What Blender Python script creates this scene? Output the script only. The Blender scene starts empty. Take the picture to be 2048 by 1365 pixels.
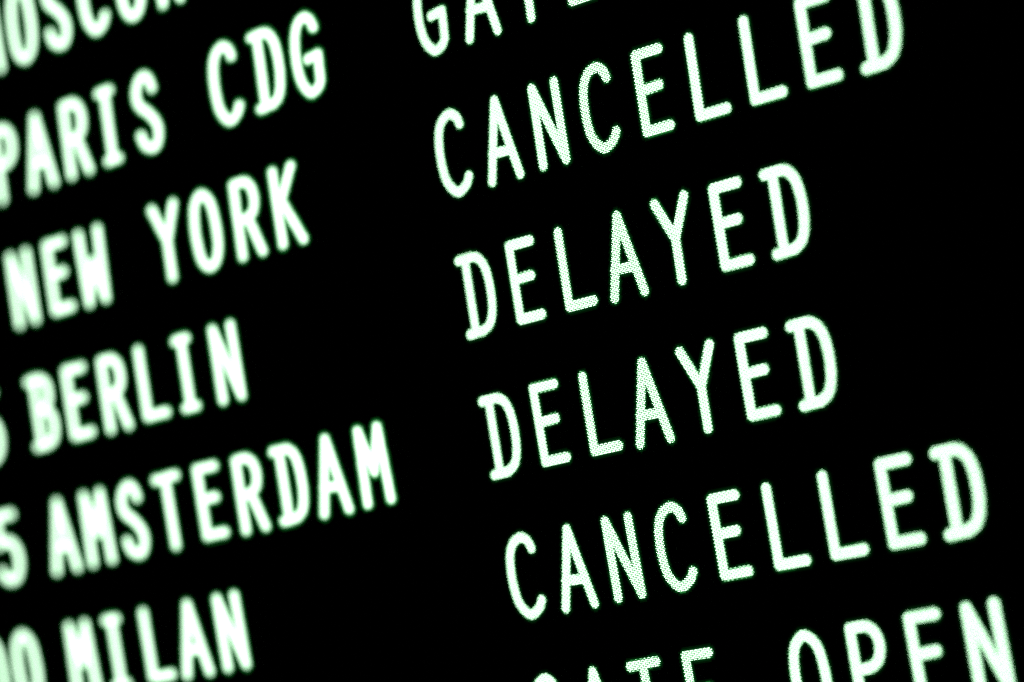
import bpy, math
import numpy as np
from mathutils import Matrix, Vector

# ---------------------------------------------------------------- scale
S = 0.0126            # one character pitch on the screen, in metres
HANG = 1.75           # height of the top text line above the floor, in metres
def world_pt(x, y, z):            # screen plane (right, up, towards viewer) -> world
    return (x * S, -z * S, y * S + HANG)

scene = bpy.context.scene

# ---------------------------------------------------------------- camera
R = np.array([[0.6438413310936133, 0.1643024226301419, 0.7473105474253521],
              [-0.16616840556918017, 0.983388300132091, -0.07304459017545006],
              [-0.7468978520292515, -0.0771502759630141, 0.6604479037385489]])
CAM = (42.496796642884746, -9.233214585767733, 36.90331279263927)
A = np.array([[1, 0, 0], [0, 0, -1], [0, 1, 0]], float)     # screen axes -> world axes
RW = A @ R
cam_data = bpy.data.cameras.new('camera')
cam = bpy.data.objects.new('camera', cam_data)
scene.collection.objects.link(cam)
scene.camera = cam
m = Matrix(RW.tolist()).to_4x4()
m.translation = Vector(world_pt(*CAM))
cam.matrix_world = m
cam_data.sensor_fit = 'HORIZONTAL'
cam_data.sensor_width = 36.0
cam_data.lens = 8303.417063816618 / 2048 * 36
cam_data.clip_start = 0.01
cam_data.clip_end = 50
cam_data.dof.use_dof = True
cam_data.dof.focus_distance = 54.2 * S
cam_data.dof.aperture_fstop = (cam_data.lens / 1000) / (1.12 * S)

# ---------------------------------------------------------------- light: a dark room, only the screen shines
world = bpy.data.worlds.new('World')
scene.world = world
world.use_nodes = True
bg = world.node_tree.nodes['Background']
bg.inputs['Color'].default_value = (0.3, 0.4, 0.35, 1)
bg.inputs['Strength'].default_value = 0.0
scene.view_settings.view_transform = 'Standard'
scene.view_settings.look = 'None'
scene.view_settings.exposure = 0
scene.view_settings.gamma = 1
scene.cycles.max_bounces = 1
scene.cycles.use_denoising = False
scene.cycles.use_adaptive_sampling = False
scene.cycles.pixel_filter_type = 'BLACKMAN_HARRIS'
scene.cycles.filter_width = 1.1

# ---------------------------------------------------------------- screen surface (a gently curved picture tube)
ASP = 1.951
OFF = -10.793594
K = (1.5167861, 2.1603058)
W = [-0.006819499, 0.010743158, 0.017827315, 0.018737479, 0.005585920, -0.005645537, -0.010564833,
     -0.022297069, -0.006568791, -0.032672909, 0.000396216, 0.010717427, -0.011126922, 0.005901705]
def raster(u, v):        # the tube's own small raster distortion, text grid -> face of the screen
    U = (u - 1) / 8; V = (v - 2.) / 3
    du = W[0]*U*V + W[1]*U*U + W[2]*V*V + W[3]*U**3 + W[4]*V*V*U + W[5]*U*U*V + W[6]*V**3
    dv = W[7]*U*V + W[8]*U*U + W[9]*V*V + W[10]*U**3 + W[11]*V*V*U + W[12]*U*U*V + W[13]*V**3
    return u + du, -(v + dv) * ASP
def bulge(x, y):
    return -.001 * (K[0] * (x - 1)**2 + K[1] * (y + 5)**2)

# ---------------------------------------------------------------- materials
def emitter(name, col, strength=1.0, vary=0.0, powder=(.02, .02, .02)):
    mt = bpy.data.materials.new(name)
    mt.use_nodes = True
    nt = mt.node_tree
    nt.nodes.clear()
    out = nt.nodes.new('ShaderNodeOutputMaterial')
    em = nt.nodes.new('ShaderNodeEmission')
    em.inputs['Color'].default_value = (*col, 1)
    em.inputs['Strength'].default_value = strength
    di = nt.nodes.new('ShaderNodeBsdfDiffuse')            # the phosphor powder itself
    di.inputs['Color'].default_value = (*powder, 1)
    ad = nt.nodes.new('ShaderNodeAddShader')
    nt.links.new(em.outputs[0], ad.inputs[0])
    nt.links.new(di.outputs[0], ad.inputs[1])
    if vary:
        tc = nt.nodes.new('ShaderNodeTexCoord')
        no = nt.nodes.new('ShaderNodeTexNoise')
        no.inputs['Scale'].default_value = 900
        no.inputs['Detail'].default_value = 1
        mr = nt.nodes.new('ShaderNodeMapRange')
        mr.inputs['From Min'].default_value = 0.3
        mr.inputs['From Max'].default_value = 0.7
        mr.inputs['To Min'].default_value = strength * (1 - vary)
        mr.inputs['To Max'].default_value = strength * (1 + vary)
        nt.links.new(tc.outputs['Object'], no.inputs['Vector'])
        nt.links.new(no.outputs['Fac'], mr.inputs['Value'])
        nt.links.new(mr.outputs['Result'], em.inputs['Strength'])
    nt.links.new(ad.outputs[0], out.inputs['Surface'])
    mt.cycles.emission_sampling = 'NONE'
    return mt

POWDER = (.55, .60, .55)
DOT = [emitter('phosphor_full', (2.35, 3.7, 2.5), 1.0, 0.05, POWDER),
       emitter('phosphor_strong', (2.1, 3.4, 2.3), 1.0, 0.05, POWDER),
       emitter('phosphor_half', (1.6, 3.0, 1.8), powder=POWDER),
       emitter('phosphor_weak', (.6, 1.6, .75), powder=POWDER),
       emitter('phosphor_faint', (0.06, 0.42, 0.10), powder=POWDER)]
CELL = [emitter('screen_glow_inner', (0.20, 0.50, 0.24)),  # halation between and around dots, painted as emissive cell colours
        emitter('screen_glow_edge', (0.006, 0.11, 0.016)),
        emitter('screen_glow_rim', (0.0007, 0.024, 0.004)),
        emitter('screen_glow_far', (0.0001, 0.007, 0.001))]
# destination and time columns: dot and gap glow averaged, green edge fade painted
PAINTED_GLOW = [((1.50, 2.20, 1.58), .88), ((.95, 1.60, 1.05), 1.12), ((.32, .85, .40), 1.34), ((.03, .32, .07), 1.56), ((.003, .085, .011), 1.95)]
BDOT = [emitter('averaged_dot_%s' % w, tuple(c * 1.3 for c in e), powder=POWDER) for w, (e, t) in zip(('full', 'strong', 'half', 'weak', 'faint'), PAINTED_GLOW)]
BCELL = [emitter('painted_glow_%s' % w, tuple(c * .86 for c in e)) for w, (e, t) in zip(('full', 'strong', 'half', 'weak', 'faint'), PAINTED_GLOW)]

def face_material():
    mt = bpy.data.materials.new('black_tube_face')
    mt.use_nodes = True
    nt = mt.node_tree
    b = nt.nodes['Principled BSDF']
    tc = nt.nodes.new('ShaderNodeTexCoord')
    vo = nt.nodes.new('ShaderNodeTexVoronoi')
    vo.inputs['Scale'].default_value = 1650
    rp = nt.nodes.new('ShaderNodeValToRGB')
    rp.color_ramp.elements[0].color = (0.006, 0.007, 0.006, 1)
    rp.color_ramp.elements[1].color = (0.002, 0.002, 0.002, 1)
    nt.links.new(tc.outputs['Object'], vo.inputs['Vector'])
    nt.links.new(vo.outputs['Distance'], rp.inputs['Fac'])
    nt.links.new(rp.outputs['Color'], b.inputs['Base Color'])
    b.inputs['Roughness'].default_value = 0.3
    return mt

# ---------------------------------------------------------------- glyphs: strokes of the electron beam
# x in character pitches from the left stem, y from cap height (0) to baseline (1)
def smooth(P, n=6, closed=False):
    P = [np.array(p, float) for p in P]
    out = []
    N = len(P)
    rng = range(N) if closed else range(N - 1)
    for i in rng:
        if closed:
            a, b, c, d = P[(i-1) % N], P[i], P[(i+1) % N], P[(i+2) % N]
        else:
            a = P[i-1] if i else 2*P[0]-P[1]
            b, c = P[i], P[i+1]
            d = P[i+2] if i+2 < N else 2*P[-1]-P[-2]
        for k in range(n):
            t = k / n
            out.append(.5*((2*b)+(c-a)*t+(2*a-5*b+4*c-d)*t*t+(3*b-a-3*c+d)*t**3))
    out.append(P[0] if closed else P[-1])
    return [tuple(p) for p in out]

BAR = .965
GLYPH = {
 'C': [smooth([(.405, .15), (.35, .045), (.225, -.015), (.062, .04), (-.042, .17), (-.088, .38), (-.086, .635), (-.028, .85), (.145, 1.005), (.337, .95), (.43, .845)])],
 'G': [smooth([(.385, .165), (.325, .055), (.205, -.01), (.045, .05), (-.055, .20), (-.098, .42), (-.095, .65), (-.03, .86), (.128, 1.005), (.30, .965), (.375, .89)]), [(.375, .89), (.40, .53)], [(.40, .53), (.16, .555)]],
 'A': [[(.178, 0), (-.12, 1.007)], [(.178, 0), (.463, 1.012)], [(-.03, .655), (.37, .675)]],
 'N': [[(-.05, 0), (-.06, 1.)], [(-.05, 0), (.404, 1.)], [(.40, 0), (.404, 1.)]],
 'M': [[(-.055, 0), (-.10, 1.)], [(-.055, 0), (.168, .59)], [(.168, .59), (.39, 0)], [(.39, 0), (.435, 1.)]],
 'W': [[(-.10, 0), (-.065, 1.)], [(-.065, 1.), (.168, .42)], [(.168, .42), (.385, 1.)], [(.385, 1.), (.43, 0)]],
 'E': [[(0, 0), (-.006, BAR)], [(0, 0), (.436, 0)], [(0, .45), (.349, .44)], [(-.006, BAR), (.435, BAR)]],
 'L': [[(.008, 0), (-.006, BAR)], [(-.006, BAR), (.476, BAR)]],
 'T': [[(-.078, .015), (.435, .005)], [(.17, .01), (.162, 1.)]],
 'I': [[(-.015, .012), (.262, .01)], [(.127, .01), (.12, .98)], [(-.005, .985), (.258, .985)]],
 'Y': [[(-.092, -.012), (.187, .475)], [(.463, -.016), (.187, .475)], [(.187, .475), (.176, .996)]],
 'K': [[(-.038, 0), (-.045, 1.)], [(.402, -.008), (.035, .45)], [(.06, .40), (.445, 1.01)]],
 'D': [[(-.072, .008), (.20, .002)], smooth([(.20, .002), (.315, .03), (.425, .135), (.478, .31), (.488, .54), (.452, .76), (.365, .91), (.22, .98)]), [(.22, .98), (-.08, .99)], [(.065, .01), (.05, .985)]],
 'B': [[(-.072, .008), (.18, .002)], smooth([(.18, .002), (.32, .03), (.41, .12), (.425, .25), (.37, .38), (.20, .455)]), [(.20, .455), (.06, .46)],
       smooth([(.20, .455), (.36, .51), (.445, .62), (.455, .76), (.38, .92), (.20, .985)]), [(.20, .985), (-.08, .99)], [(.065, .01), (.05, .985)]],
 'P': [[(-.008, .005), (-.03, 1.)], [(-.008, .005), (.17, 0)], smooth([(.17, 0), (.29, .015), (.405, .105), (.443, .26), (.39, .41), (.28, .49), (.17, .515)]), [(.17, .515), (0, .52)]],
 'R': [[(-.008, .005), (-.03, 1.)], [(-.008, .005), (.17, 0)], smooth([(.17, 0), (.29, .015), (.405, .105), (.443, .25), (.40, .40), (.30, .475), (.17, .505)]), [(.17, .505), (0, .52)], [(.235, .51), (.458, 1.005)]],
 'O': [smooth([(.17, -.008), (.04, .06), (-.045, .20), (-.088, .48), (-.06, .80), (.03, .955), (.165, 1.008), (.31, .945), (.41, .78), (.438, .52), (.405, .21), (.31, .055)], closed=True)],
 'S': [smooth([(.36, .19), (.305, .06), (.19, -.008), (.04, .05), (-.06, .20), (-.02, .375), (.19, .52), (.345, .68), (.375, .83), (.30, .965), (.165, 1.01), (-.01, .935), (-.08, .80)])],
 '5': [[(.43, .01), (.0, .005)], [(.0, .005), (-.035, .44)], smooth([(-.035, .44), (.12, .40), (.32, .44), (.445, .58), (.455, .77), (.36, .94), (.19, 1.01), (.02, .965), (-.075, .86)])],
}
GLYPH['0'] = GLYPH['O']
CAPH = .532

# ---------------------------------------------------------------- phosphor lattice
TA = 1 / 12.1                  # triad spacing along a row
TB = TA / math.sqrt(3) / 2     # row spacing
SA = TA / 3
rng = np.random.default_rng(5)

def dist(P, segs, spot):
    d = np.full(len(P), 9.)
    q = P / spot
    for a, b in segs:
        a = np.array(a) / spot; b = np.array(b) / spot
        ab = b - a
        t = np.clip(((q - a) @ ab) / max(ab @ ab, 1e-9), 0, 1)
        d = np.minimum(d, np.linalg.norm(q - a - t[:, None] * ab, axis=1))
    return d

def letter_sites(ch, u, v):
    segs = []
    for line in GLYPH[ch]:
        # subdivide, so that straight strokes follow the raster too
        for p0, p1 in zip(line[:-1], line[1:]):
            n = max(1, int(math.hypot(p1[0]-p0[0], (p1[1]-p0[1])) / .25))
            pts = [raster(u + p0[0] + (p1[0]-p0[0])*k/n, v + (p0[1] + (p1[1]-p0[1])*k/n)*CAPH) for k in range(n+1)]
            segs += list(zip(pts[:-1], pts[1:]))
    al = np.array([p for s in segs for p in s])
    x0, y0 = al.min(0) - .2; x1, y1 = al.max(0) + .2
    rows = np.arange(math.floor(y0/TB), math.ceil(y1/TB))
    P, kind = [], []
    for j in rows:
        sh = TA/2 if j % 2 else 0
        for i in range(math.floor(x0/TA), math.ceil(x1/TA)):
            for k in (-1, 0, 1):
                P.append((i*TA + sh + k*SA, j*TB)); kind.append(k)
    P = np.array(P); kind = np.array(kind)
    # the beam spot spreads towards the edges of the tube
    grow = 1 + .022 * max(0, u - 3) if u > -1 else 1
    spot = (.065 * grow, .0555 * grow) if u > -1 else (.074, .054)
    d = dist(P, segs, spot)
    keep = d < 2.05
    return P[keep], kind[keep], d[keep]

def build_polys(centres, radii_x, radii_y, shape, lift):
    """many small convex polygons at once -> verts, faces (positions on the curved face)"""
    n = len(shape)
    V = centres[:, None, :] + shape[None] * np.stack([radii_x, radii_y], -1)[:, None, :]
    V = V.reshape(-1, 2)
    z = bulge(V[:, 0], V[:, 1]) + lift
    verts = np.stack([V[:, 0]*S, -z*S, V[:, 1]*S + HANG], -1)
    faces = np.arange(len(V)).reshape(-1, n)
    return verts, faces

HEX = np.array([(math.cos(t), math.sin(t)) for t in np.arange(6) * math.pi / 3])
# Voronoi cell of the lattice: vertical sides of half-height h, points at +-(TB-h)
hh = (TB - SA*SA/(4*TB)) / 2 * 1.0
CELLSHAPE = np.array([(SA/2, -hh), (SA/2, hh), (0, TB - hh), (-SA/2, hh), (-SA/2, -hh), (0, -(TB - hh))])

def mesh_object(name, chunks, mats, parent):
    verts = np.concatenate([c[0] for c in chunks]); faces = []; mi = []
    base = 0
    for v, f, mat in chunks:
        faces.append(f + base); base += len(v); mi.append(mat)
    F = np.concatenate(faces); mi = np.concatenate(mi).astype(np.int32)
    me = bpy.data.meshes.new(name)
    me.vertices.add(len(verts)); me.vertices.foreach_set('co', verts.astype(np.float32).ravel())
    nf = len(F); ns = F.shape[1]
    me.loops.add(nf * ns); me.loops.foreach_set('vertex_index', F.astype(np.int32).ravel())
    me.polygons.add(nf)
    me.polygons.foreach_set('loop_start', (np.arange(nf) * ns).astype(np.int32))
    me.polygons.foreach_set('loop_total', np.full(nf, ns, np.int32))
    for mt in mats: me.materials.append(mt)
    me.polygons.foreach_set('material_index', mi)
    me.update(calc_edges=True)
    o = bpy.data.objects.new(name, me)
    scene.collection.objects.link(o)
    o.parent = parent
    return o

def make_averaged_letter(ch, u, v):
    P, kind, d = letter_sites(ch, u, v)
    lvl = np.searchsorted([t for e, t in PAINTED_GLOW], d).clip(0, 4)
    one = np.ones(len(P))
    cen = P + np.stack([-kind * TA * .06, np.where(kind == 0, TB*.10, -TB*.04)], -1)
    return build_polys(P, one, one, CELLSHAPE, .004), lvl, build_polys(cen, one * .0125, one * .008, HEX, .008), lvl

def make_letter(ch, u, v):
    P, kind, d = letter_sites(ch, u, v)
    # glow cells
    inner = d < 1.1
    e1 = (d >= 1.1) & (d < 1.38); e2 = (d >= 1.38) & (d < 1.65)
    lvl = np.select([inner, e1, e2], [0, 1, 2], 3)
    one = np.ones(len(P))
    # dots
    I = np.clip((1.40 - d) / .45, 0, 1)
    I = I * I * (3 - 2 * I)
    I = np.where(kind == 0, I ** .75, I ** 1.25) * (1 + rng.normal(0, .05, len(P)))
    on = I > .04
    dl = np.select([I > .80, I > .5, I > .25, I > .1], [0, 1, 2, 3], 4)
    cen = P + np.stack([-kind * TA * .06, np.where(kind == 0, TB*.10, -TB*.04)], -1)
    grow = .62 + .38 * np.clip(I, 0, 1)
    rx = np.where(kind == 0, .0125, .0115) * grow
    ry = np.where(kind == 0, .0088, .0072) * grow
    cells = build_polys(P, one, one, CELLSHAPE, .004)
    dots = build_polys(cen[on], rx[on], ry[on], HEX, .008)
    return cells, lvl, dots, dl[on]

# ---------------------------------------------------------------- the screen
screen = bpy.data.objects.new('display_screen', None)
scene.collection.objects.link(screen)
screen['label'] = 'black curved tube screen listing flights in glowing pale green capital letters'
screen['category'] = 'display screen'

def make_face():
    xs = np.linspace(-17, 12.5, 60); ys = np.linspace(-16.5, 4.5, 44)
    nx, ny = len(xs), len(ys)
    v = []
    for y in ys:
        for x in xs:
            v.append(world_pt(x, y, bulge(x, y)))
    for y in ys:
        for x in xs:
            v.append(world_pt(x, y, bulge(x, y) - .9))
    n = nx * ny
    f = []
    for j in range(ny - 1):
        for i in range(nx - 1):
            a = j*nx + i
            f.append((a, a+1, a+nx+1, a+nx)); f.append((n+a, n+a+nx, n+a+nx+1, n+a+1))
    for i in range(nx - 1):
        f.append((i+1, i, n+i, n+i+1)); k = (ny-1)*nx + i; f.append((k, k+1, n+k+1, n+k))
    for j in range(ny - 1):
        a = j*nx; f.append((a, a+nx, n+a+nx, n+a)); b = a+nx-1; f.append((b+nx, b, n+b, n+b+nx))
    me = bpy.data.meshes.new('tube_face'); me.from_pydata(v, [], f); me.materials.append(face_material())
    for p in me.polygons: p.use_smooth = True
    o = bpy.data.objects.new('tube_face', me); scene.collection.objects.link(o); o.parent = screen
make_face()

# (word, first column, text row, label); destination words sit OFF pitches to the left of the status column
TIME = OFF - 1.60
WORDS = [
 ('MOSCOW', OFF, -1, 'destination MOSCOW cut off by the top edge'),
 ('PARIS', OFF, 0, 'destination PARIS'),
 ('CDG', OFF + 6, 0, 'airport code CDG after PARIS'),
 ('NEW', OFF, 1, 'NEW of the destination NEW YORK'),
 ('YORK', OFF + 4, 1, 'YORK of the destination NEW YORK'),
 ('BERLIN', OFF, 2, 'destination BERLIN'),
 ('AMSTERDAM', OFF, 3, 'destination AMSTERDAM'),
 ('MILAN', OFF, 4, 'destination MILAN at the bottom edge'),
 ('5', TIME, 2, 'last digit of the time before BERLIN'),
 ('5', TIME, 3, 'last digit of the time before AMSTERDAM'),
 ('00', TIME - 1, 4, 'last digits of the time before MILAN'),
 ('GATE', 0, 0, 'GATE cut off by the top edge'),
 ('CANCELLED', 0, 1, 'upper CANCELLED'),
 ('DELAYED', 0, 2, 'upper DELAYED'),
 ('DELAYED', 0, 3, 'lower DELAYED'),
 ('CANCELLED', 0, 4, 'lower CANCELLED'),
 ('GATE', 0, 5, 'GATE cut off by the bottom edge'),
 ('OPEN', 5, 5, 'OPEN cut off by the bottom edge'),
]
for word, u0, row, label in WORDS:
    averaged = u0 < -1
    made = [(make_averaged_letter if averaged else make_letter)(ch, u0 + i, row) for i, ch in enumerate(word)]
    split = 3 if averaged else 1                 # glow levels from here on belong to the word's halo, the rest to the letter
    cellm = BCELL if averaged else CELL
    dotm = BDOT if averaged else DOT
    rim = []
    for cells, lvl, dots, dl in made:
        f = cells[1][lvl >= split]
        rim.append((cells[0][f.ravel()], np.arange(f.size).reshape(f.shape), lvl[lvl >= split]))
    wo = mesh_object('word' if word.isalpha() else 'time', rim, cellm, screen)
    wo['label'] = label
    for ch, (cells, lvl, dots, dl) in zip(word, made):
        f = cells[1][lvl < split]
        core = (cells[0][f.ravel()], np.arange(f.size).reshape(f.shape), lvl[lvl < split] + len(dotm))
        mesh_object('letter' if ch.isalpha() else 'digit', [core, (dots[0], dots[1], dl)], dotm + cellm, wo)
